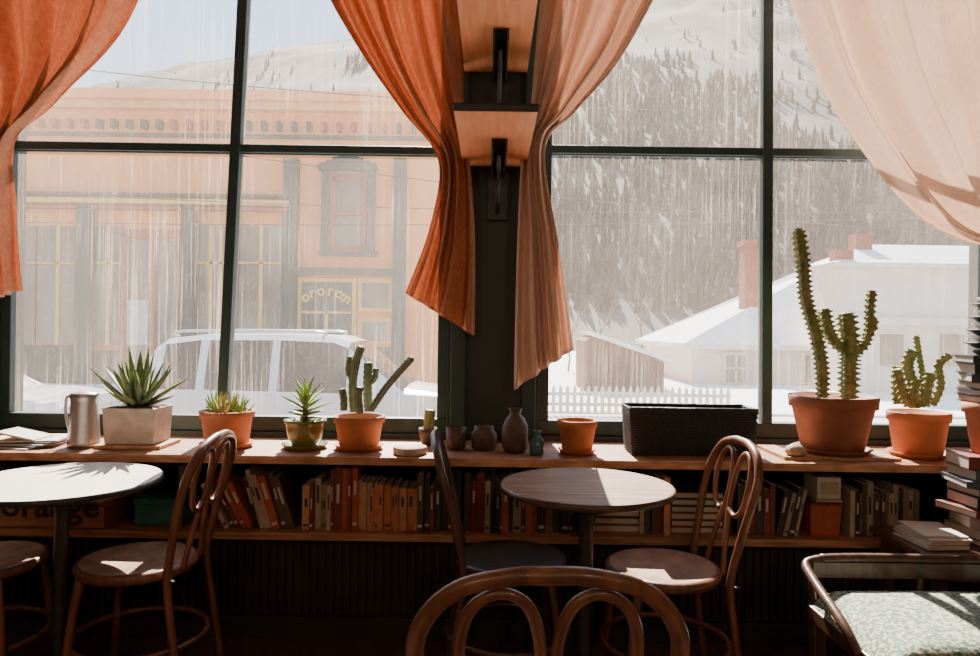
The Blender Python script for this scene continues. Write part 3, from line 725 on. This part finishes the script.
b.add(vs,[(0,1,2,3),(4,5,6,7),(0,1,5,4),(1,2,6,5),(2,3,7,6),(3,0,4,7)],'snow')
for i in range(12): xx=s0+(s1-s0)*i/12; b.bx((xx,SD-.02,GZ),(xx+.02,SD,zR-.05),'bark')
b.done('wooden_shed')
FD=15.2; b=MB(); xx=.9
while xx<5.2:
    b.bx((xx,FD,GZ+.05),(xx+.075,FD+.03,GZ+.58),'whitew'); b.add([(xx,FD,GZ+.58),(xx+.075,FD,GZ+.58),(xx+.0375,FD,GZ+.66)],[(0,1,2)],'whitew'); xx+=.15
b.bx((.9,FD+.03,GZ+.2),(5.2,FD+.06,GZ+.27),'whitew'); b.bx((.9,FD+.03,GZ+.42),(5.2,FD+.06,GZ+.49),'whitew')
b.done('picket_fence')
def tree(loc,h,name='bare_tree',mat='bark'):
    b=MB(); 
    def br(p,d,L,r,n):
        q=p+d*L; b.tube([p,p+d*L*.5+Vector((random.uniform(-.05,.05)*L,0,0)),q],lambda t:r*(1-.4*t),mat,5)
        if n>0:
            for _ in range(3):
                dd=(d+Vector((random.uniform(-.7,.7),random.uniform(-.5,.5),random.uniform(0,.4)))).normalized(); br(q,dd,L*random.uniform(.55,.8),r*.6,n-1)
    br(Vector((0,0,0)),Vector((0,0,1)),h*.33,h*.012,4)
    return b.done(name,loc=loc)
for px,d,h in ((600,34,5),(640,38,6),(568,30,4),(790,34,6)): tree((P(px,380,d).x,d,GZ),h)
b=MB()
for (a,c,d) in (((-300,215),(1300,205),17),((200,150),(1400,262),16),((-300,170),(900,212),18),((-200,30),(700,110),15)):
    A=P(*a,d);C=P(*c,d); b.tube([A.lerp(C,t/20)-Vector((0,0,.35*4*(t/20)*(1-t/20))) for t in range(21)],.014,'iron',4)
b.done('utility_wires')
# ---------------------------------------------------------------- lights
sd=bpy.data.lights.new('sun','SUN'); sd.energy=30; sd.angle=math.radians(.5); sd.color=(1,.89,.76)
so=bpy.data.objects.new('sun',sd); S.collection.objects.link(so)
el=math.radians(42); az=math.radians(-4)
v=Vector((math.sin(az)*math.cos(el),math.cos(az)*math.cos(el),math.sin(el)))
so.rotation_euler=v.to_track_quat('Z','Y').to_euler()
for lx,ly in ((-1.2,-.9),(1.2,-.9),(0,-2.4)):  # unseen pendants added behind the camera to fill the dark interior
    b=MB(); b.lathe([(.16,0),(.13,.07),(.05,.12),(.015,.14),(.01,.16)],(0,0,2.45),'iron',28); b.tube([(0,0,2.6),(0,0,CZ)],.005,'iron',6)
    sh=b.done('fill_shade',loc=(lx,ly,0))
    b=MB(); b.lathe([(0,-.05),(.03,-.035),(.035,0),(.015,.04),(0,.05)],(0,0,2.5),'paper',16); bl=b.done('fill_bulb',loc=(lx,ly,0))
    pd=bpy.data.lights.new('fill_light','POINT'); pd.energy=28; pd.color=(1,.76,.54); pd.shadow_soft_size=.12
    po=bpy.data.objects.new('fill_light',pd); S.collection.objects.link(po); po.location=(lx,ly,2.36)
    group('added_fill_pendant',[sh,bl,po],loc=(lx,ly,CZ))
w=bpy.data.worlds.new('World'); S.world=w; w.use_nodes=True
n=w.node_tree.nodes; l=w.node_tree.links; bg=n['Background']
tc=n.new('ShaderNodeTexCoord'); sp=n.new('ShaderNodeSeparateXYZ'); rp=n.new('ShaderNodeValToRGB')
rp.color_ramp.elements[0].color=(.92,.88,.84,1); rp.color_ramp.elements[0].position=.1
rp.color_ramp.elements[1].color=(.36,.63,.98,1); rp.color_ramp.elements[1].position=.4
l.new(tc.outputs['Generated'],sp.inputs[0]); l.new(sp.outputs[2],rp.inputs[0]); l.new(rp.outputs[0],bg.inputs[0]); bg.inputs[1].default_value=2.5
# ---------------------------------------------------------------- camera
cd=bpy.data.cameras.new('camera'); cd.sensor_width=36; cd.lens=36*F/980
co=bpy.data.objects.new('camera',cd); S.collection.objects.link(co)
co.matrix_world=Matrix.Translation((0,0,H))@Matrix.Rotation(math.pi/2,4,'X')@Matrix.Rotation(ROLL,4,'Z')
S.camera=co
